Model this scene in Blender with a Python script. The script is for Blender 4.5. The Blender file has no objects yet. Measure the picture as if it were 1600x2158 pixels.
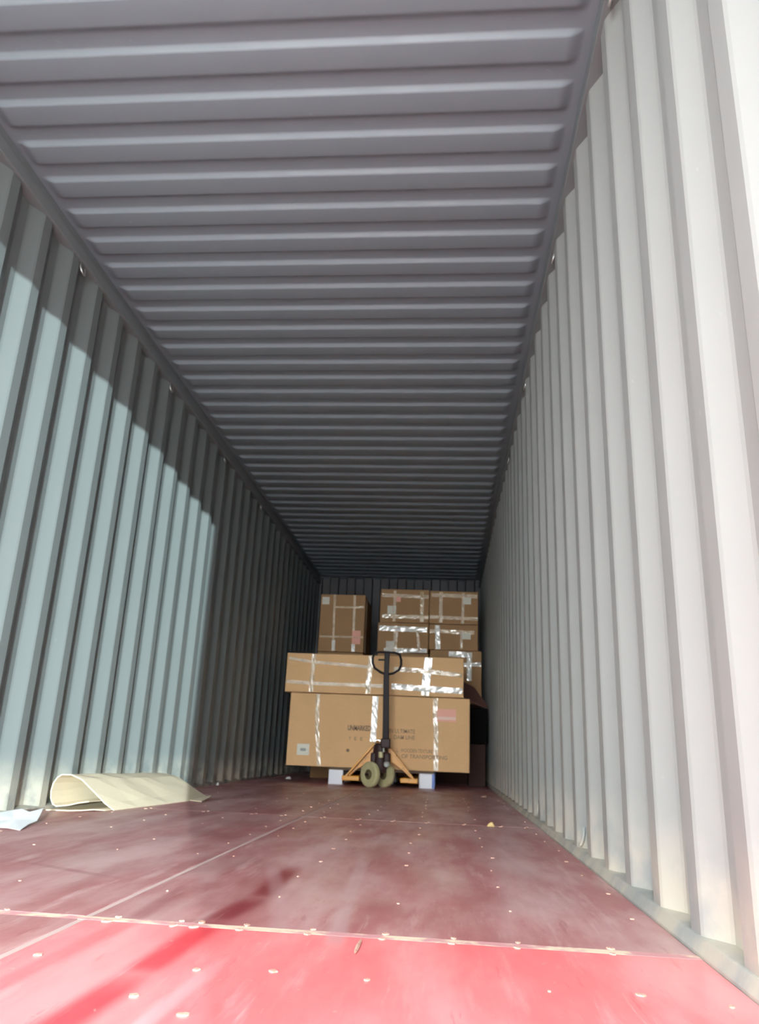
import bpy, math, random
from mathutils import Matrix, Vector

# ------------------------------------------------------------------ camera
sc = bpy.context.scene
col = sc.collection
F, YAW, PITCH, ROLL, CH = 1591.86, .0939, .3035, .0427, .3372
cy_, sy_, cp_, sp_ = math.cos(YAW), math.sin(YAW), math.cos(PITCH), math.sin(PITCH)
fwd = Vector((-sy_*cp_, cy_*cp_, sp_)); rt = Vector((cy_, sy_, 0)); up = rt.cross(fwd)
cr_, sr_ = math.cos(ROLL), math.sin(ROLL)
rt, up = cr_*rt + sr_*up, -sr_*rt + cr_*up
camd = bpy.data.cameras.new('camera'); cam = bpy.data.objects.new('camera', camd); col.objects.link(cam)
cam.matrix_world = Matrix(((rt.x, up.x, -fwd.x, 0), (rt.y, up.y, -fwd.y, 0), (rt.z, up.z, -fwd.z, CH), (0, 0, 0, 1)))
camd.sensor_fit = 'HORIZONTAL'; camd.sensor_width = 36; camd.lens = F/1600*36
camd.clip_start = .02; camd.clip_end = 200
sc.camera = cam
camd.dof.use_dof = True; camd.dof.focus_distance = .8; camd.dof.aperture_fstop = 21   # the phone missed its focus slightly

# ------------------------------------------------------------------ light
world = bpy.data.worlds.new('world'); sc.world = world; world.use_nodes = True
wn = world.node_tree; wn.nodes.clear()
bg = wn.nodes.new('ShaderNodeBackground'); wo = wn.nodes.new('ShaderNodeOutputWorld')
bg.inputs[0].default_value = (.93, .98, 1.0, 1); bg.inputs[1].default_value = 18.0
wn.links.new(bg.outputs[0], wo.inputs[0])
sd = bpy.data.lights.new('sun', 'SUN'); sun = bpy.data.objects.new('sun', sd); col.objects.link(sun)
sd.energy = 7.8; sd.angle = math.radians(.35); sd.color = (.84, 1.0, 1.0)
sun.rotation_euler = Vector((-2.34, 6.84, -.555)).to_track_quat('-Z', 'Y').to_euler()
sun.location = (5, -15, 4)
sc.view_settings.view_transform = 'Standard'; sc.view_settings.look = 'None'
sc.view_settings.gamma = 1; sc.view_settings.use_curve_mapping = False
sc.view_settings.exposure = 0.0

random.seed(7)
XL, XR = -1.8715, .4685          # floor edges
CL, CR = -1.872, .487            # inner faces of the wall corrugations
Y0, Y1 = -1.0, 11.0              # door end, closed end
ZC = 2.739                       # roof sheet

# ------------------------------------------------------------------ helpers
class MB:
    def __init__(s): s.v = []; s.f = []
    def add(s, vs, fs):
        n = len(s.v); s.v += [tuple(v) for v in vs]; s.f += [tuple(i+n for i in f) for f in fs]; return s
    def box(s, a, b):
        x0, y0, z0 = a; x1, y1, z1 = b
        return s.add([(x0,y0,z0),(x1,y0,z0),(x1,y1,z0),(x0,y1,z0),(x0,y0,z1),(x1,y0,z1),(x1,y1,z1),(x0,y1,z1)],
                     [(3,2,1,0),(4,5,6,7),(0,1,5,4),(1,2,6,5),(2,3,7,6),(3,0,4,7)])
    def prism(s, pts, y0, y1):       # polygon in XZ extruded along Y
        n = len(pts)
        return s.add([(x, y0, z) for x, z in pts] + [(x, y1, z) for x, z in pts],
                     [tuple(range(n)), tuple(range(2*n-1, n-1, -1))] + [(i, i+n, (i+1) % n+n, (i+1) % n) for i in range(n)])
    def prismz(s, pts, z0, z1):      # polygon in XY extruded along Z
        n = len(pts)
        return s.add([(x, y, z0) for x, y in pts] + [(x, y, z1) for x, y in pts],
                     [tuple(range(n-1, -1, -1)), tuple(range(n, 2*n))] + [(i, (i+1) % n, (i+1) % n+n, i+n) for i in range(n)])
    def tube(s, path, r, n=10, closed=False):
        P = [Vector(p) for p in path]; m = len(P); base = len(s.v); ref = None
        for i, p in enumerate(P):
            a = P[(i-1) % m] if (closed or i) else P[0]; b = P[(i+1) % m] if (closed or i < m-1) else P[-1]
            t = (b-a).normalized()
            if ref is None:
                ref = t.cross(Vector((0, 0, 1)))
                if ref.length < .1: ref = t.cross(Vector((0, 1, 0)))
            ref = (ref - t*ref.dot(t)).normalized(); bi = t.cross(ref); rr = r[i] if isinstance(r, (list, tuple)) else r
            for k in range(n):
                q = 2*math.pi*k/n; s.v.append(tuple(p + rr*(math.cos(q)*ref + math.sin(q)*bi)))
        for i in range(m if closed else m-1):
            for k in range(n):
                a = base+i*n+k; b = base+i*n+(k+1) % n; c = base+((i+1) % m)*n+(k+1) % n; d = base+((i+1) % m)*n+k
                s.f.append((a, b, c, d))
        if not closed:
            s.f.append(tuple(base+k for k in range(n-1, -1, -1))); s.f.append(tuple(base+(m-1)*n+k for k in range(n)))
        return s
    def lathe(s, prof, c, axis, n=36):   # profile (radius, offset along the axis)
        c = Vector(c); ax = Vector(axis).normalized()
        u = ax.cross(Vector((0, 0, 1)))
        if u.length < .1: u = Vector((1, 0, 0))
        u.normalize(); w = ax.cross(u); base = len(s.v); m = len(prof)
        for k in range(n):
            q = 2*math.pi*k/n
            for r, o in prof: s.v.append(tuple(c + ax*o + r*(math.cos(q)*u + math.sin(q)*w)))
        for k in range(n):
            for i in range(m-1):
                a = base+k*m+i; b = base+((k+1) % n)*m+i; s.f.append((a, a+1, b+1, b))
        s.f.append(tuple(base+k*m for k in range(n))); s.f.append(tuple(base+k*m+m-1 for k in range(n-1, -1, -1)))
        return s
    def build(s, name, mat=None, parent=None, bevel=0, smooth=False, seg=2, **props):
        me = bpy.data.meshes.new(name); me.from_pydata(s.v, [], s.f); me.validate()
        o = bpy.data.objects.new(name, me); col.objects.link(o)
        if mat: me.materials.append(mat)
        if parent is not None: o.parent = parent
        if smooth:
            for p in me.polygons: p.use_smooth = True
        if bevel:
            b = o.modifiers.new('bevel', 'BEVEL'); b.width = bevel; b.segments = seg; b.limit_method = 'ANGLE'
        for k, v in props.items(): o[k] = v
        return o

def thing(name, label, cat, group=None, loc=(0, 0, 0)):
    o = bpy.data.objects.new(name, None); o.empty_display_size = .1; col.objects.link(o); o.location = loc
    o['label'] = label; o['category'] = cat
    if group: o['group'] = group
    return o
def settle(root, loc):
    """put the Empty at the base of its thing; its parts keep their place"""
    root.location = loc
    for c in root.children: c.matrix_parent_inverse = Matrix.Translation(-Vector(loc))

class Mat:
    def __init__(s, name, color=(.5, .5, .5), rough=.5, metal=0, spec=.5):
        s.m = bpy.data.materials.new(name); s.m.use_nodes = True; s.t = s.m.node_tree; s.b = s.t.nodes['Principled BSDF']
        s.b.inputs['Base Color'].default_value = (*color, 1); s.b.inputs['Roughness'].default_value = rough
        s.b.inputs['Metallic'].default_value = metal; s.b.inputs['Specular IOR Level'].default_value = spec
        s.tc = s.t.nodes.new('ShaderNodeTexCoord'); s.cur = None; s.color = color; s.n = 0
    def node(s, t, **kw):
        n = s.t.nodes.new(t)
        for k, v in kw.items(): setattr(n, k, v)
        return n
    def link(s, a, b): s.t.links.new(a, b)
    def noise(s, scale=5, vec=(1, 1, 1), detail=4, rough=.55, rot=(0, 0, 0), dist=0):
        mp = s.node('ShaderNodeMapping'); mp.inputs['Scale'].default_value = vec; mp.inputs['Rotation'].default_value = rot
        n = s.node('ShaderNodeTexNoise'); n.inputs['Scale'].default_value = scale; n.inputs['Detail'].default_value = detail
        n.inputs['Roughness'].default_value = rough; n.inputs['Distortion'].default_value = dist
        s.link(s.tc.outputs['Object'], mp.inputs[0]); s.link(mp.outputs[0], n.inputs['Vector']); return n.outputs[0]
    def ramp(s, x, lo, hi, a=0., b=1.):
        r = s.node('ShaderNodeMapRange'); r.interpolation_type = 'SMOOTHSTEP'; r.clamp = True
        s.link(x, r.inputs[0]); r.inputs[1].default_value = lo; r.inputs[2].default_value = hi
        r.inputs[3].default_value = a; r.inputs[4].default_value = b; return r.outputs[0]
    def math(s, op, a, b=None, c=None):
        n = s.node('ShaderNodeMath', operation=op)
        for i, v in enumerate((a, b, c)):
            if v is None: continue
            if isinstance(v, (int, float)): n.inputs[i].default_value = v
            else: s.link(v, n.inputs[i])
        return n.outputs[0]
    def xyz(s):
        n = s.node('ShaderNodeSeparateXYZ'); s.link(s.tc.outputs['Object'], n.inputs[0]); return n.outputs
    def over(s, fac, color):         # lays a colour over what is there
        n = s.node('ShaderNodeMix', data_type='RGBA')
        if isinstance(fac, (int, float)): n.inputs[0].default_value = fac
        else: s.link(fac, n.inputs[0])
        if s.cur is None: n.inputs[6].default_value = (*s.color, 1)
        else: s.link(s.cur, n.inputs[6])
        n.inputs[7].default_value = (*color, 1); s.cur = n.outputs[2]; s.link(s.cur, s.b.inputs['Base Color']); return s
    def rough(s, x): s.link(x, s.b.inputs['Roughness']); return s
    def bump(s, x, strength=.2, dist=.002):
        n = s.node('ShaderNodeBump'); n.inputs['Strength'].default_value = strength; n.inputs['Distance'].default_value = dist
        s.link(x, n.inputs['Height']); s.link(n.outputs[0], s.b.inputs['Normal']); return s

# ------------------------------------------------------------------ materials
def paint(name, color, warm, dust=False):
    m = Mat(name, color, .48)
    m.over(m.ramp(m.noise(1.3, (1, 1, .35), 5), .35, .75, 0, .35), warm)
    m.over(m.ramp(m.noise(9, (1, 1, .12), 6, .6), .55, .8, 0, .18), tuple(c*.82 for c in color))
    sc1 = m.ramp(m.noise(26, (1, 1.6, .9), 3, .5, (.5, .3, 0)), .70, .76, 0, .45)
    m.over(sc1, tuple(min(1, c*1.25) for c in color))
    if dust:
        z = m.xyz()[2]; n = m.noise(7, (1, 1, 1), 5)
        m.over(m.math('MULTIPLY', m.ramp(z, 0, .28, .75, 0), m.ramp(n, .3, .65)), (.62, .56, .45))
    m.rough(m.ramp(m.noise(4), .3, .7, .42, .58)); m.bump(m.noise(3, (1, 1, .5), 3), .25, .004)
    return m.m
M = {}
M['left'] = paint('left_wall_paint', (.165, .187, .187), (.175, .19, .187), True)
M['right'] = paint('right_wall_brightened_paint', (.335, .352, .338), (.37, .365, .35), True)  # base colour lighter than the left wall's, making up for missing sky light
M['roof'] = paint('roof_paint', (.24, .285, .32), (.25, .285, .315))
M['rail'] = paint('rail_paint', (.20, .22, .23), (.21, .22, .23))
M['endwall'] = paint('end_wall_shaded_paint', (.09, .09, .10), (.10, .095, .10))  # darker base colour paints in the deep shade at the closed end
M['steel'] = Mat('grey_steel', (.5, .5, .48), .35, .8).m

def line_band(m, X, Y, pts, w):
    """mask of a worn streak that follows a broken line on the floor"""
    out = None
    for (ax, ay), (bx, by) in zip(pts[:-1], pts[1:]):
        k = (bx-ax)/(by-ay)
        d = m.math('ABSOLUTE', m.math('SUBTRACT', m.math('SUBTRACT', X, ax), m.math('MULTIPLY', m.math('SUBTRACT', Y, ay), k)))
        a = m.ramp(d, w*.25, w, 1, 0); lo, hi = min(ay, by), max(ay, by)
        a = m.math('MULTIPLY', a, m.math('MULTIPLY', m.ramp(Y, lo-.06, lo+.06), m.ramp(Y, hi-.12, hi+.12, 1, 0)))
        out = a if out is None else m.math('MAXIMUM', out, a)
    return out
def floor_mat(name, color, dustc, wet, amount):
    m = Mat(name, color, .35)
    X, Y, Z = m.xyz()
    m.over(m.ramp(m.noise(2.2, (2.2, .55, 1), 6, .6, (0, 0, -.10)), .38, .68, 0, amount), dustc)
    m.over(m.ramp(m.noise(5.5, (3.2, .4, 1), 6, .65, (0, 0, .16)), .52, .72, 0, amount*.8), dustc)
    m.over(m.ramp(m.noise(14, (1, .35, 1), 4, .6), .62, .74, 0, .35), dustc)
    m.over(m.math('MULTIPLY', line_band(m, X, Y, [(-.43, 2.35), (-.42, 1.9), (-.445, 1.64), (-.455, 1.26), (-.47, .9)], .045), .85), wet)
    m.over(m.math('MULTIPLY', line_band(m, X, Y, [(-.62, 2.0), (-.60, 1.6), (-.62, 1.1)], .03), .35), wet)
    m.over(m.math('MULTIPLY', line_band(m, X, Y, [(-.25, 2.6), (-.215, 1.9), (-.19, 1.5)], .028), .5), (.62, .42, .42))
    m.over(m.math('MULTIPLY', line_band(m, X, Y, [(-.355, 1.32), (-.37, 1.0), (-.39, .8)], .02), .45), (.85, .5, .52))
    m.over(m.math('MULTIPLY', line_band(m, X, Y, [(-.50, 2.4), (-.36, 1.85), (-.30, 1.55)], .03), .35), (.60, .38, .38))
    m.over(m.math('MULTIPLY', line_band(m, X, Y, [(-1.08, 2.16), (-.86, 2.05)], .05), .5), wet)
    m.over(m.ramp(m.noise(24, (2.2, .12, 1), 5, .7, (0, 0, .06)), .60, .72, 0, .5), dustc)
    m.over(m.ramp(m.noise(18, (1.6, .16, 1), 4, .7, (0, 0, -.25)), .62, .70, 0, .35), wet)
    m.over(m.ramp(m.noise(60, (1, .6, 1), 2), .70, .74, 0, .5), (.6, .4, .36))
    m.rough(m.ramp(m.noise(6, (1, .4, 1), 4), .3, .7, .30, .5)); m.bump(m.noise(40, (1, .4, 1), 3), .15, .001)
    return m.m
M['floor'] = floor_mat('dark_red_floor_film', (.44, .16, .16), (.66, .42, .405), (.26, .025, .035), .9)
M['floor_new'] = floor_mat('bright_red_floor_film', (.93, .20, .21), (.97, .42, .42), (.74, .04, .06), .65)
M['joint'] = Mat('joint_filler', (.62, .45, .42), .6).m
mj = Mat('worn_joint', (.68, .33, .34), .55)
mj.over(mj.ramp(mj.noise(14, (1, 1, 1), 4), .45, .6), (.85, .70, .52)); M['wornjoint'] = mj.m
ms = Mat('chipped_wood', (.75, .48, .38), .6); ms.over(ms.ramp(ms.noise(90), .45, .6), (.62, .36, .26)); M['screw'] = ms.m

def board(name, color, spread=.12):
    m = Mat(name, color, .72, spec=.25)
    m.over(m.ramp(m.noise(3.2, (1, 1, 1), 5), .3, .7, 0, .5), tuple(c*(1-spread) for c in color))
    m.over(m.ramp(m.noise(120, (.12, 1, 1), 2), .4, .7, 0, .18), tuple(c*1.15 for c in color))
    m.bump(m.noise(90, (.1, 1, 1), 2), .08, .001)
    return m.m
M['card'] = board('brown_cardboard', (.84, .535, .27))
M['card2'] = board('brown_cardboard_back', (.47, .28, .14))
M['cardpale'] = board('pale_cardboard', (.72, .62, .46), .07)
M['cardshaded'] = board('shaded_cardboard', (.06, .03, .026))  # brown board darkened in colour for the shade low at the back
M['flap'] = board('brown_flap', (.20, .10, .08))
M['black'] = Mat('gap_shade_black', (.006, .005, .006), .8, spec=.1).m  # flat black that paints in the darkness of the gap
def tape_mat(name, color, r0, r1):
    m = Mat(name, color, .3, spec=1.0)
    m.over(m.ramp(m.noise(9, (1, 1, 1), 4), .4, .65, 0, .6), tuple(min(1, c*1.35+.03) for c in color))  # lighter patches of base colour stand in for streaky highlights
    m.rough(m.ramp(m.noise(14), .35, .65, r0, r1)); m.bump(m.noise(22, (1, 1, 1), 2), .3, .004)
    return m.m
M['tape'] = tape_mat('clear_packing_tape', (.62, .46, .27), .10, .40)
M['tapefaint'] = tape_mat('thin_clear_tape', (.60, .45, .28), .25, .5)
M['tapeshine'] = tape_mat('crumpled_tape_painted_shine', (.90, .87, .78), .04, .16)  # tape highlights put into a near-white base colour
ml = Mat('paper_label', (.86, .84, .72), .6); ml.over(ml.ramp(ml.noise(55), .56, .62, 0, .25), (.45, .47, .45)); M['label'] = ml.m
M['greymark'] = Mat('grey_mark', (.40, .42, .38), .6).m
M['pink'] = Mat('pink_label', (.98, .50, .38), .6).m
M['palepink'] = Mat('pale_pink_label', (1.0, .70, .58), .6).m
M['ink'] = Mat('grey_ink', (.27, .17, .115), .7).m
M['inkpale'] = Mat('faded_ink', (.40, .26, .16), .7).m
M['paper'] = Mat('white_paper', (.93, .95, .97), .5).m
mo = Mat('orange_enamel', (.85, .38, .03), .38); mo.over(mo.ramp(mo.noise(14), .55, .7, 0, .4), (.30, .14, .05)); M['orange'] = mo.m
M['iron'] = Mat('greasy_dark_iron', (.045, .020, .020), .5, 0, .3).m
M['handle'] = Mat('dark_handle_paint', (.012, .007, .010), .5, 0, .25).m
M['chrome'] = Mat('chrome', (.9, .88, .85), .12, 1).m
mt = Mat('yellowed_tread', (.60, .55, .30), .5); mt.over(mt.ramp(mt.noise(20), .4, .7, 0, .5), (.45, .40, .22)); M['tread'] = mt.m
M['hub'] = Mat('dull_hub', (.16, .12, .06), .5, .3).m
M['white_foot'] = Mat('pale_blue_plastic', (.86, .89, .95), .4).m
M['blue'] = Mat('blue_plastic', (.10, .20, .60), .4).m
M['deck'] = board('dark_pallet_wood', (.16, .11, .08))
M['concrete'] = Mat('yard_concrete', (.45, .45, .43), .8).m

# ------------------------------------------------------------------ the container
PW, DEP = .278, .036
def wall(name, crest, sgn, phase, mat, zlo, zhi):
    """corrugated side sheet; sgn = +1 when the outside lies towards +X"""
    prof = []; k = math.floor((Y0-phase)/PW)-1
    while phase+k*PW < Y1+.3:
        b = phase+k*PW; R = .005
        for dy, d in ((-.068-R, 1), (-.068+R, .9), (-R, .1), (R, 0), (.070-R, 0), (.070+R, .1), (.138-R, .9), (.138+R, 1)):
            prof.append((b+dy, crest+sgn*DEP*d))
        k += 1
    prof = [(min(max(y, Y0), Y1), x) for y, x in prof]
    pr2 = [prof[0]]
    for p in prof[1:]:
        if p[0] > pr2[-1][0]+1e-5: pr2.append(p)
    m = MB(); n = len(pr2); vs = []
    for off in (0, .002*sgn):
        for z in (zlo, zhi): vs += [(x+off, y, z) for y, x in pr2]
    fs = []
    for i in range(n-1):
        a = (i, i+1, n+i+1, n+i); fs.append(a if sgn > 0 else a[::-1])
        b = (2*n+i, 3*n+i, 3*n+i+1, 2*n+i+1); fs.append(b if sgn > 0 else b[::-1])
    m.add(vs, fs); o = m.build(name, mat); o['kind'] = 'structure'; return o
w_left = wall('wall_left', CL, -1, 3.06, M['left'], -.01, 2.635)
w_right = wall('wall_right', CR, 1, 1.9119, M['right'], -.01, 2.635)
# top rails and bottom rails
MB().prism([(.472, 2.632), (.62, 2.632), (.62, 2.80), (.488, 2.80), (.488, 2.70), (.472, 2.694)], Y0, Y1).build('top_rail', M['rail'], w_right, bevel=.004)
MB().prism([(-1.858, 2.632), (-1.858, 2.694), (-1.874, 2.70), (-1.874, 2.80), (-2.01, 2.80), (-2.01, 2.632)][::-1], Y0, Y1).build('top_rail', M['rail'], w_left, bevel=.004)
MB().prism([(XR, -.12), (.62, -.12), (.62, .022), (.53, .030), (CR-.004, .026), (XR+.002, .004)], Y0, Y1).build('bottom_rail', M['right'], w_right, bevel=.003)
MB().prism([(XL, -.12), (-2.01, -.12), (-2.01, .022), (-1.915, .030), (CL+.004, .016), (XL-.001, .004)][::-1], Y0, Y1).build('bottom_rail', M['left'], w_left, bevel=.003)
def ring(parent, x, y, z, out, h=.055, w=.05, mat='steel'):
    p = []
    for i in range(13):
        q = math.pi*i/12; p.append((x+out*math.sin(q), y-math.cos(q)*w/2, z-h*math.sin(q)**.6))
    MB().tube(p, .0055, 8).build('lashing_ring', M[mat], parent, smooth=True)
for y in (.50, 1.82, 3.13, 4.45, 5.77, 7.08): ring(w_right, .492, y, 2.635, -.012)
for y in (.53, 1.85, 3.17, 4.49, 5.81, 7.13): ring(w_left, -1.877, y, 2.635, .012)
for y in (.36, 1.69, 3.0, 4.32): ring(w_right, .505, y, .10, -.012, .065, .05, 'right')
for y in (1.4, 2.8, 5.2): ring(w_left, -1.89, y, .10, .012, .065, .05, 'left')

# roof: stamped cross corrugations that die out before the rails
def roof():
    YB, PR = 2.0469, .2115; zl, zh = ZC-.0108, ZC+.0108
    ys = []; k = math.floor((Y0-YB)/PR)-1
    while YB+k*PR < Y1+.3:
        b = YB+k*PR
        for dy, d in ((-.013, 0), (-.0085, .03), (-.0045, .2), (0, .5), (.0045, .8), (.0085, .97), (.013, 1), (.098, 1), (.104, .97), (.112, .84), (.122, .5), (.132, .16), (.140, .03), (.147, 0)):
            ys.append((b+dy, d))
        k += 1
    ys = [(min(max(y, Y0), Y1), d) for y, d in ys]
    y2 = [ys[0]]
    for q in ys[1:]:
        if q[0] > y2[-1][0]+1e-5: y2.append(q)
    xs = [(-1.89, 0), (-1.860, 0), (-1.853, .04), (-1.840, .25), (-1.822, .75), (-1.806, .97), (-1.795, 1), (-1.0, 1), (-.4, 1), (.390, 1), (.401, .97), (.418, .75), (.436, .25), (.448, .04), (.455, 0), (.51, 0)]
    m = MB(); nx = len(xs)
    vs = [(x, y, zh-(zh-zl)*d*e) for y, d in y2 for x, e in xs] + [(x, y, zh+.003-(zh-zl)*d*e) for y, d in y2 for x, e in xs]
    N = len(y2)*nx; fs = []
    for j in range(len(y2)-1):
        for i in range(nx-1):
            a = j*nx+i; fs.append((a, a+nx, a+nx+1, a+1)); fs.append((N+a, N+a+1, N+a+nx+1, N+a+nx))
    m.add(vs, fs); o = m.build('ceiling', M['roof'], smooth=True); o['kind'] = 'structure'
roof()
# closed end
mb = MB(); pr = []; x = XL-.15
while x < XR+.16:
    for dx, d in ((0, 1), (.046, 1), (.064, 0), (.174, 0), (.192, 1)): pr.append((x+dx, Y1-.09+.045*d))
    x += .25
mb.add([(x, y, -.02) for x, y in pr]+[(x, y, 2.84) for x, y in pr], [(i, i+1, len(pr)+i+1, len(pr)+i) for i in range(len(pr)-1)])
mb.build('wall_back', M['endwall'])['kind'] = 'structure'
# door frame (behind the photographer): header, two posts, sill
MB().box((-2.01, Y0-.14, 2.585), (.62, Y0, 2.86)).build('trim_1', M['rail'], bevel=.01)['kind'] = 'structure'
MB().box((.47, Y0-.14, -.12), (.62, Y0, 2.86)).build('trim_2', M['rail'], bevel=.01)['kind'] = 'structure'
MB().box((-2.01, Y0-.14, -.12), (-1.872, Y0, 2.86)).build('trim_3', M['rail'], bevel=.01)['kind'] = 'structure'
MB().box((-2.01, Y0-.14, -.14), (.62, Y0, -.002)).build('trim_4', M['rail'], bevel=.01)['kind'] = 'structure'
MB().box((-45, -60, -1.45), (45, Y0-.14, -1.35)).build('ground', M['concrete'])['kind'] = 'structure'

# ------------------------------------------------------------------ floor
floor = MB().box((XL, Y0, -.12), (XR, Y1, -.029)).build('floor', M['joint']); floor['kind'] = 'structure'
SX = -.6935; seams = [Y0, 1.5937, 4.012, 6.43, 8.85, Y1]; panels = []
for j in range(5):
    for (a, b) in ((XL, SX), (SX, XR)):
        new = j == 0 and a == SX
        p = MB().box((a+(.0 if a == XL else .007), seams[j]+(.0142 if j == 1 else .006), -.028), (b-(.0 if b == XR else .007), seams[j+1]-(.0142 if j == 0 else .006), random.uniform(-.0008, .0004)))
        panels.append((a, b, seams[j], seams[j+1], p.build('floor_panel', M['floor_new'] if new else M['floor'], floor, bevel=.0015)))
# worn joint strips between the panels
for j in (1, 2, 3, 4):
    MB().box((XL, seams[j]-(.014 if j == 1 else .0055), -.028), (XR, seams[j]+(.014 if j == 1 else .0055), -.0006)).build('joint_strip', M['wornjoint'], floor)
MB().box((SX-.0065, Y0, -.028), (SX+.0065, Y1, -.0010)).build('joint_strip', M['joint'], floor)
def chip_mesh(i):
    r = random.Random(i); n = 9
    pts = [((.010+.005*r.random())*math.cos(2*math.pi*k/n), (.008+.006*r.random())*math.sin(2*math.pi*k/n)) for k in range(n)]
    m = MB().prismz(pts, -.002, .0008); me = bpy.data.meshes.new('screw'); me.from_pydata(m.v, [], m.f); me.materials.append(M['screw']); return me
chips = [chip_mesh(i) for i in range(6)]
def screw(x, y, s=1.):
    for a, b, c, d, p in panels:
        if a <= x <= b and c <= y <= d:
            o = bpy.data.objects.new('screw', random.choice(chips)); col.objects.link(o); o.parent = p
            o.location = (x, y, .0006); o.rotation_euler.z = random.uniform(0, 6.28); o.scale = (s, s*.9, 1); return
for i in range(-1, 17):
    y = 1.312+.3025*i
    if y > 6.4 or y < .7: continue
    for x in (-1.74, -1.57, -1.30, -1.02, -.755, -.64, -.38, -.11, .16, .425):
        if abs(y-1.614) < .03 or abs(y-4.03) < .05: continue
        if random.random() < .9: screw(x+random.uniform(-.012, .012), y+random.uniform(-.012, .012), random.uniform(.22, .6) if y < 3 else random.uniform(.25, .5))
for x in (-.87, -.64, -.51, -.47, -.38, -.25, -.11, .02, .14, .31):
    screw(x, 1.575, random.uniform(.5, .8)); screw(x+.004, 1.616, random.uniform(.4, .8))
for x in (-1.5, -1.2, -.95, -.8, -.6, -.42, -.25, -.08, .1, .28, .4):
    screw(x, 3.99, random.uniform(.6, .9)); screw(x+.01, 4.035, .5)
for q in ((-.26, 1.32), (.30, 1.33), (-.52, .98), (-.42, 1.16), (-.33, 1.10)): screw(q[0], q[1], .6)

# ------------------------------------------------------------------ cartons
def strip(parent, yf, pts, w, mat='tape', amp=.0015, seed=0):
    """adhesive tape stuck along a line of a carton's front face (points are x, z)"""
    r = random.Random(seed+int(1000*abs(pts[0][0]+pts[0][1]))); P = [Vector((x, 0, z)) for x, z in pts]
    L = sum((b-a).length for a, b in zip(P[:-1], P[1:])); n = max(6, int(L/.03)); pts2 = []
    for i in range(n+1):
        d = L*i/n
        for a, b in zip(P[:-1], P[1:]):
            l = (b-a).length
            if d <= l+1e-9: pts2.append(a.lerp(b, d/l)); break
            d -= l
        else: pts2.append(P[-1])
    m = MB(); vs = []
    for i, p in enumerate(pts2):
        t = (pts2[min(i+1, n)]-pts2[max(i-1, 0)]).normalized(); s = Vector((-t.z, 0, t.x)); ww = w/2*(1+r.uniform(-.06, .06))
        for k in (-1, -.33, .33, 1):
            q = p+s*ww*k; vs.append((q.x, yf-.0016-amp*abs(r.gauss(0, 1)), q.z))
    k0 = len(vs)
    vs += [(x, yf+.001, z) for x, y, z in vs]
    fs = []
    for i in range(n):
        for k in range(3):
            a = i*4+k; fs.append((a, a+4, a+5, a+1)); fs.append((k0+a, k0+a+1, k0+a+5, k0+a+4))
        a = i*4; fs.append((a, k0+a, k0+a+4, a+4)); a += 3; fs.append((a, a+4, k0+a+4, k0+a))
    m.add(vs, fs); return m.build('tape', M[mat], parent)
def label(parent, yf, a, b, mat='label', name='shipping_label'):
    (x0, z0), (x1, z1) = a, b
    return MB().box((min(x0, x1), yf-.0035, min(z0, z1)), (max(x0, x1), yf+.001, max(z0, z1))).build(name, M[mat], parent)
def print_text(parent, yf, txt, x0, x1, z0, z1, mat='ink', bold=.0):
    cu = bpy.data.curves.new('t', 'FONT'); cu.body = txt; cu.size = 1; cu.offset = bold; cu.extrude = .0
    t = bpy.data.objects.new('t', cu); col.objects.link(t)
    dg = bpy.context.evaluated_depsgraph_get(); dg.update()
    me = bpy.data.meshes.new_from_object(t.evaluated_get(dg)); bpy.data.objects.remove(t)
    xs = [v.co.x for v in me.vertices]; zs = [v.co.y for v in me.vertices]
    a, b, c, d = min(xs), max(xs), min(zs), max(zs)
    for v in me.vertices:
        X = x0+(v.co.x-a)/(b-a)*(x1-x0); Z = z0+(v.co.y-c)/(d-c)*(z1-z0); v.co = (X, yf-.0012, Z)
    me.materials.clear(); me.materials.append(M[mat]); o = bpy.data.objects.new('printed_text', me); col.objects.link(o); o.parent = parent
def carton(lab, x0, x1, y0, y1, z0, z1, mat='card', group='brown cartons stacked at the far end', slant=0, bev=.007, name='carton'):
    t = thing(name, lab, 'box', group)
    m = MB(); nx, nz = 8, 6
    # front face slightly bulged, the rest plain
    vs = []; fs = []
    for j in range(nz+1):
        for i in range(nx+1):
            u, w = i/nx, j/nz; vs.append((x0+(x1-x0)*u+slant*(1-w)*(1-2*u), y0, z0+(z1-z0)*w))
    W = nx+1
    for j in range(nz):
        for i in range(nx): a = j*W+i; fs.append((a, a+1, a+W+1, a+W))
    k = len(vs); vs += [(x, y1, z) for x, y, z in vs]
    for j in range(nz):
        for i in range(nx): a = k+j*W+i; fs.append((a, a+W, a+W+1, a+1))
    bd = [i for i in range(W)] + [j*W+nx for j in range(1, nz+1)] + [nz*W+i for i in range(nx-1, -1, -1)] + [j*W for j in range(nz-1, 0, -1)]
    for a, b in zip(bd, bd[1:]+bd[:1]): fs.append((b, a, a+k, b+k))
    m.add(vs, fs); m.build('box_body', M[mat], t, bevel=bev)
    t['_base'] = ((x0+x1)/2, (y0+y1)/2, z0); return t
def done(t):
    b = tuple(t['_base']); del t['_base']; settle(t, b)

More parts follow.
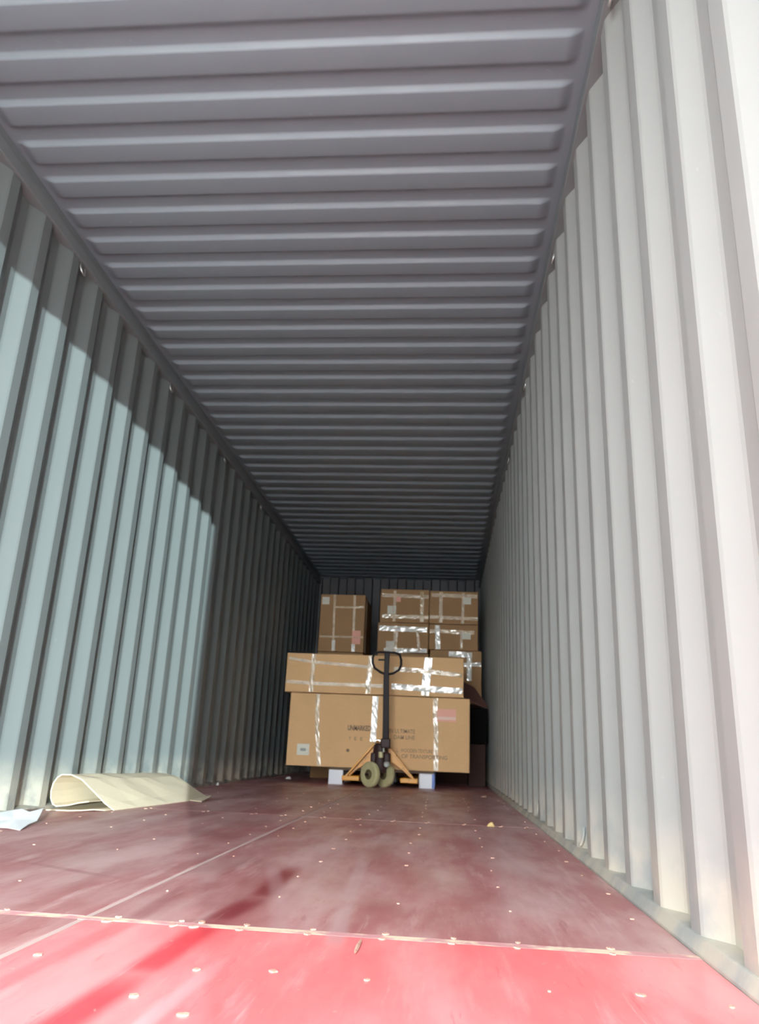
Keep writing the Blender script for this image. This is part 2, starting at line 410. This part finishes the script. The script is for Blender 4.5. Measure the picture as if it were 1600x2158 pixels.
YF = 7.55
t = carton('largest brown carton, standing on the pallet right behind the hand pallet truck', -1.512, .243, YF, YF+1.2, .152, .832)
strip(t, YF, [(-1.239, .826), (-1.237, .657), (-1.225, .479), (-1.191, .160)], .038)
strip(t, YF, [(-.671, .822), (-.674, .678), (-.680, .40)], .056, 'tapeshine', .002)
strip(t, YF, [(-.084, .826), (-.091, .7), (-.078, .524), (-.072, .157)], .044)
label(t, YF, (-1.412, .353), (-1.293, .250))
MB().prism([(-1.385,.30),(-1.372,.287),(-1.332,.287),(-1.32,.30),(-1.332,.314),(-1.372,.314)][::-1], YF-.0045, YF-.003).build('label_mark', M['greymark'], t)
label(t, YF, (-.072, .727), (.111, .610), 'pink'); label(t, YF-.001, (-.070, .655), (.109, .628), 'palepink', 'label_stripe')
F2 = YF-.0055
print_text(t, F2, 'UNMARKED', -.929, -.705, .495, .545, 'ink', .03)
print_text(t, F2, 'DIN ULTIMATE', -.56, -.278, .487, .527, 'inkpale', .01)
print_text(t, F2, 'DAM LINE', -.48, -.278, .432, .47, 'inkpale', .01)
for ch, xa in zip('YEE', (-.916, -.860, -.803)): print_text(t, F2, ch, xa, xa+.024, .405, .437, 'inkpale', .01)
print_text(t, F2, '.', -.933, -.902, .295, .325, 'ink', .0)
print_text(t, F2, 'L.  WOODEN TEXTURE', -.45, -.106, .315, .348, 'inkpale', .01)
print_text(t, F2, 'OF TRANSPORTING', -.40, .034, .262, .298, 'inkpale', .01)
done(t)
t = carton('wide flat brown carton lying on top of the largest one, crossed by shining tape', -1.574, .181, YF-.01, YF+1.15, .838, 1.218)
Yu = YF-.01
strip(t, Yu, [(-1.302, 1.212), (-1.310, 1.042), (-1.312, .845)], .042, 'tape', .002)
strip(t, Yu, [(-.731, 1.212), (-.731, 1.131), (-.748, .969), (-.746, .845)], .048, 'tape', .002)
strip(t, Yu, [(-.161, 1.212), (-.180, 1.011), (-.190, .848)], .075, 'tapeshine', .002)
strip(t, Yu-.001, [(-1.554, 1.165), (-1.311, 1.135), (-.739, 1.103)], .030, 'tapefaint', .0006)
strip(t, Yu-.001, [(-.50, 1.092), (-.223, 1.083), (.171, 1.050)], .042, 'tape', .002)
strip(t, Yu-.001, [(-1.570, .937), (-1.297, .927), (-.600, .923)], .034, 'tapefaint', .0006)
strip(t, Yu-.001, [(-.52, .925), (-.173, .911), (.172, .901)], .055, 'tapeshine', .002)
done(t)

# stack at the back, against the right wall
YB = 9.0; G = 'brown cartons stacked at the far end'
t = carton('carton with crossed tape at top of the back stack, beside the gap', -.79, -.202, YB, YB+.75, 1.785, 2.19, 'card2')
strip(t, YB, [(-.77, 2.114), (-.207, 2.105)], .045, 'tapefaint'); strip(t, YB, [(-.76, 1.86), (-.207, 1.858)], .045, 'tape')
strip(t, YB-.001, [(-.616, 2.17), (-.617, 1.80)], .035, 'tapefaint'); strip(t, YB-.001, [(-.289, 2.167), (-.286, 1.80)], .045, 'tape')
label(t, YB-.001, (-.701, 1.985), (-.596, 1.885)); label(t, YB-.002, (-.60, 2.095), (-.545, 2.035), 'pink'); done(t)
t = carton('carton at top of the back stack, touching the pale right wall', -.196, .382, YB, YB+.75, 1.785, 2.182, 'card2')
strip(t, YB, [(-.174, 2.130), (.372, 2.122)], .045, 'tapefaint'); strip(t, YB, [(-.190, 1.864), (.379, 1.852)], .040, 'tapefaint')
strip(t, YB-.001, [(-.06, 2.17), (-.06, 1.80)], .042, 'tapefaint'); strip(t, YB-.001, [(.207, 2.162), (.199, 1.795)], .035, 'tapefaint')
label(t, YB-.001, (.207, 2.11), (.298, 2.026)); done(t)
t = carton('carton with crumpled tape whitened as if shining, second from top beside the gap', -.805, -.202, YB-.02, YB+.75, 1.43, 1.78, 'card2')
strip(t, YB-.02, [(-.788, 1.711), (-.22, 1.704)], .06, 'tapeshine', .0025); strip(t, YB-.02, [(-.725, 1.452), (-.215, 1.457)], .05, 'tapeshine', .0025)
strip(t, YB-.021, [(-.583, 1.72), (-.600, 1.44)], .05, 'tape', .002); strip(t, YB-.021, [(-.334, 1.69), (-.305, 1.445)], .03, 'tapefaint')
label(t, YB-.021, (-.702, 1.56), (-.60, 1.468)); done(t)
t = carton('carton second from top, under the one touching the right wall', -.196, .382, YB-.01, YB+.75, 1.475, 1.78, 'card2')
strip(t, YB-.01, [(-.185, 1.694), (.339, 1.687)], .045, 'tape'); strip(t, YB-.011, [(-.099, 1.765), (-.087, 1.485)], .055, 'tapeshine', .002)
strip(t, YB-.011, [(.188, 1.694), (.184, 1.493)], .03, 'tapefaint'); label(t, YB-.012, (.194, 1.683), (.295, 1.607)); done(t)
t = carton('carton with a bright cross of tape whitened as if shining squeezed against the right wall', -.18, .42, YB-.06, YB+.75, .87, 1.468, 'card2')
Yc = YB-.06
strip(t, Yc, [(.040, 1.427), (.310, 1.420)], .06, 'tapeshine', .002); strip(t, Yc-.001, [(.277, 1.44), (.280, 1.126)], .055, 'tapeshine', .002)
strip(t, Yc-.002, [(.212, 1.307), (.415, 1.314)], .045, 'tapeshine', .002); done(t)
t = carton('dim carton below the cross-taped one, mostly hidden by the front stack', -.18, .42, YB-.03, YB+.75, .0, .865, 'cardshaded'); done(t)
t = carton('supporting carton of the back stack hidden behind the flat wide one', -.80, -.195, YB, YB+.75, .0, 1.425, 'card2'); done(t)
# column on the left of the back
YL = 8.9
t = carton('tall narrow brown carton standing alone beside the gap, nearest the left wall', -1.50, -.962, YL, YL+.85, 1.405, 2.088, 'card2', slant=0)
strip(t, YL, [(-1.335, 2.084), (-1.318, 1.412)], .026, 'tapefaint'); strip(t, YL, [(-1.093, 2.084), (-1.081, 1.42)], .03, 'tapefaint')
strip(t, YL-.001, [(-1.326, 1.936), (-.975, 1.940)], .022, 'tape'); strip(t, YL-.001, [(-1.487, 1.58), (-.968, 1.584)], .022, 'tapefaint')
strip(t, YL-.002, [(-1.318, 1.54), (-1.316, 1.42)], .04, 'tapeshine', .003); strip(t, YL-.002, [(-1.083, 1.50), (-1.08, 1.41)], .04, 'tapeshine', .003)  # short white strips paint in the glints on the tape
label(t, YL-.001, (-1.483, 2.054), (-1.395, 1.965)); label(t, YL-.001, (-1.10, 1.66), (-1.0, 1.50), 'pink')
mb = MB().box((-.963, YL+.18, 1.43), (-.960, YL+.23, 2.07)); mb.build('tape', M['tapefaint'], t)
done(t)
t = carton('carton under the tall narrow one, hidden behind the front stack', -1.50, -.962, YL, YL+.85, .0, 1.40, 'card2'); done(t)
# in the gap between the front stack and the right wall
t = thing('cardboard_flap', 'loose dark brown cardboard flap sloping down to the right wall beside the front stack', 'cardboard')
MB().add([(.19, 8.72, 1.10), (.33, 8.72, 1.03), (.462, 8.55, .83), (.462, 8.50, .80), (.25, 8.45, .86), (.19, 8.45, .92),
          (.19, 8.726, 1.106), (.33, 8.726, 1.036), (.462, 8.556, .836), (.462, 8.506, .806), (.25, 8.456, .866), (.19, 8.456, .926)],
         [(0, 1, 2, 3, 4, 5), (11, 10, 9, 8, 7, 6)] + [(i, i+6, (i+1) % 6+6, (i+1) % 6) for i in range(6)]).build('cardboard_sheet', M['flap'], t)
settle(t, (.33, 8.6, .80))
t = carton('added black block standing for the dark of the gap by the right wall', .262, .466, 8.50, 8.86, .43, .80, 'black', 'dark goods in the gap by the right wall', bev=.012, name='gap_shade_block'); done(t)  # block added to make the gap look dark
t = carton('low dim brown carton on the floor under the black gap block', .262, .44, 8.46, 8.86, .0, .425, 'cardshaded', 'dark goods in the gap by the right wall'); done(t)

# ------------------------------------------------------------------ pallet under the front stack
t = thing('pallet', 'pallet on pale blue plastic feet carrying the front stack of cartons', 'pallet')
MB().box((-1.09, 7.52, .130), (-.09, 8.72, .1515)).build('deck', M['deck'], t, bevel=.002)
for y in (7.50, 8.05, 8.60):
    for a, b in ((-1.085, -.946), (-.66, -.50), (-.230, -.085)):
        if a == -.66 and y == 7.50: continue
        f = MB().box((a, y, 0), (b, y+.12, .1315)).build('foot', M['white_foot'], t, bevel=.008)
        if a == -.230: MB().box((b-.022, y-.002, .004), (b+.002, y+.122, .129)).build('blue_band', M['blue'], f)
settle(t, (-.59, 8.1, 0))

# ------------------------------------------------------------------ hand pallet truck
j = thing('pallet_truck', 'orange hand pallet truck with upright dark handle, forks under the front stack', 'pallet truck')
for s in (-1, 1):
    cx = -.588; X = lambda d: cx+s*d
    pts = [(X(.349), .055), (X(.040), .408), (X(.012), .408), (X(.012), .26), (X(.13), .205), (X(.22), .145), (X(.275), .095), (X(.29), .055)]
    MB().prism(pts if s < 0 else pts[::-1], 7.425, 7.437).build('carriage_plate', M['orange'], j, bevel=.002)
    pts = [(X(.352), .052), (X(.040), .412), (X(.028), .402), (X(.338), .046)]
    MB().prism(pts if s < 0 else pts[::-1], 7.355, 7.437).build('carriage_flange', M['orange'], j, bevel=.002)
    a, b = sorted((X(.352), X(.19)))
    MB().box((a, 7.36, .045), (b, 8.55, .088)).build('fork', M['orange'], j, bevel=.006)
    c = X(.27)
    MB().tube([(c-.05, 8.42, .036), (c+.05, 8.42, .036)], .036, 20).build('load_roller', M['tread'], j)
MB().box((-.66, 7.37, .11), (-.50, 7.43, .17)).build('axle_yoke', M['iron'], j, bevel=.01)
MB().lathe([(.0, .13), (.075, .13), (.078, .16), (.070, .20), (.066, .37), (.045, .385), (0, .386)], (-.585, 7.33, 0), (0, 0, 1), 28).build('pump_cylinder', M['iron'], j, smooth=False)
MB().box((-.672, 7.28, .165), (-.492, 7.38, .305)).build('pump_reservoir', M['iron'], j, bevel=.015)
MB().lathe([(.0, 0), (.022, 0), (.022, .05), (0, .05)], (-.575, 7.25, .26), (0, 0, 1), 18).build('valve_body', M['tread'], j)
MB().tube([(-.55, 7.235, .31), (-.55, 7.235, .36)], .010, 12).build('piston_rod', M['chrome'], j)
arc = [(-.612+.028*math.cos(q), 7.31, .385+.03*math.sin(q)) for q in [math.radians(20+20*i) for i in range(9)]]
MB().tube(arc, .006, 8).build('spring_ring', M['chrome'], j, smooth=True)
MB().lathe([(0, 0), (.02, .001), (.028, .006), (.02, .011), (0, .012)], (-.515, 7.20, .205), (.1, -.95, .3), 18).build('foot_pedal', M['steel'], j)
for s in (-1, 1):
    c = (-.60+s*.062, 7.275+s*.068, .112); ax = (.673, .74, 0)
    w = MB().lathe([(.045, -.022), (.06, -.024), (.096, -.027), (.107, -.023), (.112, -.012), (.112, .012), (.107, .023), (.096, .027), (.06, .024), (.045, .022)], c, ax, 44).build('steer_wheel', M['tread'], j, smooth=False)
    MB().lathe([(0, -.024), (.016, -.026), (.022, -.022), (.040, -.0225), (.044, -.0235), (.044, .0235), (.040, .0225), (.022, .022), (.016, .026), (0, .024)], c, ax, 30).build('hub', M['hub'], w)
MB().tube([(-.70, 7.165, .112), (-.50, 7.385, .112)], .012, 12).build('axle', M['iron'], j)
MB().add(*(lambda b: (b.v, b.f))(MB().box((-.575, 7.19, .345), (-.49, 7.27, .43)))).build('handle_socket', M['iron'], j, bevel=.01)
hb = MB(); a = Vector((-.532, 7.225, .38)); b = Vector((-.545, 7.165, 1.0))
def bar(mb, a, b, wa, wb, th):
    vs = []
    for p, w in ((a, wa), (b, wb)):
        vs += [(p.x-w/2, p.y-th/2, p.z), (p.x+w/2, p.y-th/2, p.z), (p.x+w/2, p.y+th/2, p.z), (p.x-w/2, p.y+th/2, p.z)]
    mb.add(vs, [(3, 2, 1, 0), (4, 5, 6, 7), (0, 1, 5, 4), (1, 2, 6, 5), (2, 3, 7, 6), (3, 0, 4, 7)])
bar(hb, a, b, .060, .050, .035); hb.build('handle_shaft', M['handle'], j, bevel=.006)
hp = [(-.545, 1.0), (-.60, 1.02), (-.655, 1.055), (-.676, 1.10), (-.678, 1.15), (-.662, 1.190), (-.62, 1.205), (-.545, 1.205), (-.47, 1.203), (-.425, 1.185), (-.410, 1.14), (-.410, 1.09), (-.430, 1.045), (-.48, 1.015)]
MB().tube([(x, 7.165-.1*(z-1.0), z) for x, z in hp], .0115, 10, True).build('grip_loop', M['handle'], j, smooth=True)
cb = MB(); bar(cb, Vector((-.545, 7.163, .99)), Vector((-.543, 7.145, 1.20)), .046, .050, .028); cb.build('grip_column', M['handle'], j, bevel=.006)
MB().box((-.625, 7.135, 1.125), (-.565, 7.15, 1.14)).build('control_lever', M['handle'], j, bevel=.003)
settle(j, (-.588, 7.6, 0))

# ------------------------------------------------------------------ folded cardboard by the left wall
t = thing('folded_cardboard', 'large pale cardboard sheet rolled over on itself beside the left wall', 'cardboard')
near = [(-1.635, .047), (-1.68, .040), (-1.73, .027), (-1.79, .020), (-1.825, .030), (-1.850, .055), (-1.858, .088), (-1.848, .122), (-1.820, .148), (-1.785, .163), (-1.752, .162), (-1.715, .142), (-1.66, .088), (-1.61, .035), (-1.575, .004)]
far = [(-1.66, .035), (-1.70, .030), (-1.75, .022), (-1.80, .018), (-1.83, .025), (-1.855, .050), (-1.862, .080), (-1.855, .108), (-1.835, .125), (-1.800, .134), (-1.765, .134), (-1.68, .118), (-1.60, .075), (-1.53, .035), (-1.460, .004)]
def sheet(near, far, yn, yf, th, ns=10, wob=.004, seed=3):
    r = random.Random(seed); rows = []; N = len(near)
    for s in range(ns+1):
        u = s/ns; row = []
        for i in range(N):
            yy = yn[i]+(yf[i]-yn[i])*u
            bow = .012*math.sin(math.pi*u)*(1 if i > N*.6 else 0)*(i/N)
            row.append(Vector((near[i][0]+(far[i][0]-near[i][0])*u+bow, yy, max(.003, near[i][1]+(far[i][1]-near[i][1])*u+r.uniform(-1, 1)*wob*(0 < s < ns)*(.03 < near[i][1])))))
        rows.append(row)
    vs = []; k = (ns+1)*N
    for row in rows: vs += row
    off = []
    for s in range(ns+1):
        for i in range(N):
            a = rows[s][max(i-1, 0)]; b = rows[s][min(i+1, N-1)]; tt = (b-a); nn = Vector((-tt.z, 0, tt.x)).normalized(); off.append(rows[s][i]-nn*th)
    vs += off; fs = []
    for s in range(ns):
        for i in range(N-1):
            a = s*N+i; fs.append((a, a+N, a+N+1, a+1)); fs.append((k+a, k+a+1, k+a+N+1, k+a+N))
        a = s*N; fs.append((a, k+a, k+a+N, a+N)); a += N-1; fs.append((a, a+N, k+a+N, k+a))
    for i in range(N-1):
        fs.append((i, i+1, k+i+1, k+i)); a = ns*N+i; fs.append((a, k+a, k+a+1, a+1))
    return MB().add([tuple(v) for v in vs], fs)
near = [(x if x > -1.79 else -1.79+(x+1.79)*.55, z) for x, z in near]; far = [(x if x > -1.80 else -1.80+(x+1.80)*.7, z) for x, z in far]
N = len(near)
yn = [3.62+.16*max(0, (i-9)/(N-10)) for i in range(N)]; yf = [4.95]*N; yf[-1] = 4.93
sheet(near, far, yn, yf, .004).build('folded_panel', M['cardpale'], t, smooth=False)
bn = [(-1.845, .004), (-1.80, .006), (-1.74, .005), (-1.68, .008), (-1.635, .012), (-1.60, .006)]
bf = [(-1.85, .004), (-1.80, .005), (-1.74, .005), (-1.66, .005), (-1.58, .006), (-1.52, .005)]
sheet(bn, bf, [3.64, 3.63, 3.65, 3.66, 3.68, 3.74], [5.0]*6, .004, seed=5, wob=0).build('bottom_panel', M['cardpale'], t)
MB().add([(-1.47, 4.60, .004), (-1.385, 4.55, .003), (-1.40, 4.78, .018), (-1.45, 4.93, .012), (-1.47, 4.60, .009), (-1.385, 4.55, .008), (-1.40, 4.78, .023), (-1.45, 4.93, .017)],
         [(3, 2, 1, 0), (4, 5, 6, 7), (0, 1, 5, 4), (1, 2, 6, 5), (2, 3, 7, 6), (3, 0, 4, 7)]).build('torn_flap', M['cardpale'], t)
settle(t, (-1.68, 4.3, 0))

# ------------------------------------------------------------------ white paper
pp = [(-1.765, 3.205, .035), (-1.725, 3.20, .042), (-1.680, 3.18, .034), (-1.680, 3.29, .040), (-1.60, 3.10, .012), (-1.586, 3.072, .014), (-1.573, 2.988, .010), (-1.526, 2.843, .003), (-1.585, 2.866, .006), (-1.634, 2.895, .003), (-1.62, 2.78, .003), (-1.70, 2.74, .003), (-1.76, 2.95, .006), (-1.79, 3.09, .028)]
m = MB(); n = len(pp); c = (-1.66, 3.03, .018)
m.add([c]+pp+[(c[0], c[1], c[2]-.0012)]+[(x, y, max(.0006, z-.0012)) for x, y, z in pp], [(0, 1+(i+1) % n, 1+i) for i in range(n)] + [(n+1, n+2+i, n+2+(i+1) % n) for i in range(n)] + [(1+i, 1+(i+1) % n, n+2+(i+1) % n, n+2+i) for i in range(n)])
o = m.build('paper_sheet', M['paper']); o['label'] = 'torn sheet of white paper on the floor by the left wall'; o['category'] = 'paper'
# small litter
def scrap(name, lab, cat, x, y, w, h, t_, mat, seed):
    r = random.Random(seed); n = 8
    pts = [(x+w*(.8+.4*r.random())*math.cos(2*math.pi*k/n), y+h*(.8+.4*r.random())*math.sin(2*math.pi*k/n)) for k in range(n)]
    m = MB(); m.add([(px, py, .0012) for px, py in pts]+[(x+(px-x)*.6, y+(py-y)*.6, t_*(.6+.6*r.random())) for px, py in pts], [tuple(range(n-1, -1, -1)), tuple(range(n, 2*n))]+[(k, (k+1) % n, (k+1) % n+n, k+n) for k in range(n)])
    o = m.build(name, M[mat]); o['label'] = lab; o['category'] = cat
M['leaf'] = Mat('dry_yellow_scrap', (.70, .50, .22), .6).m
M['foam'] = Mat('white_foam', (.85, .85, .82), .6).m
scrap('wood_chip', 'yellowish wood chip lying on the far floor joint near the right wall', 'wood chip', .232, 3.98, .024, .030, .016, 'leaf', 1)
scrap('wood_chip', 'pale wood chip on the dark floor just before the gap by the right wall', 'wood chip', .326, 6.535, .028, .05, .012, 'screw', 2)
scrap('foam_scrap', 'tiny white scrap at the foot of the shaded left wall', 'scrap', -1.83, 6.40, .014, .02, .02, 'foam', 3)
scrap('paper_scrap', 'crumpled pale scrap in the shade beside the left end of the front stack', 'scrap', -1.60, 8.2, .035, .04, .022, 'foam', 4)
scrap('wood_splinter', 'light splinter lying across the near bright red panel by the floor joint', 'splinter', -.147, 1.50, .0035, .055, .004, 'screw', 5)
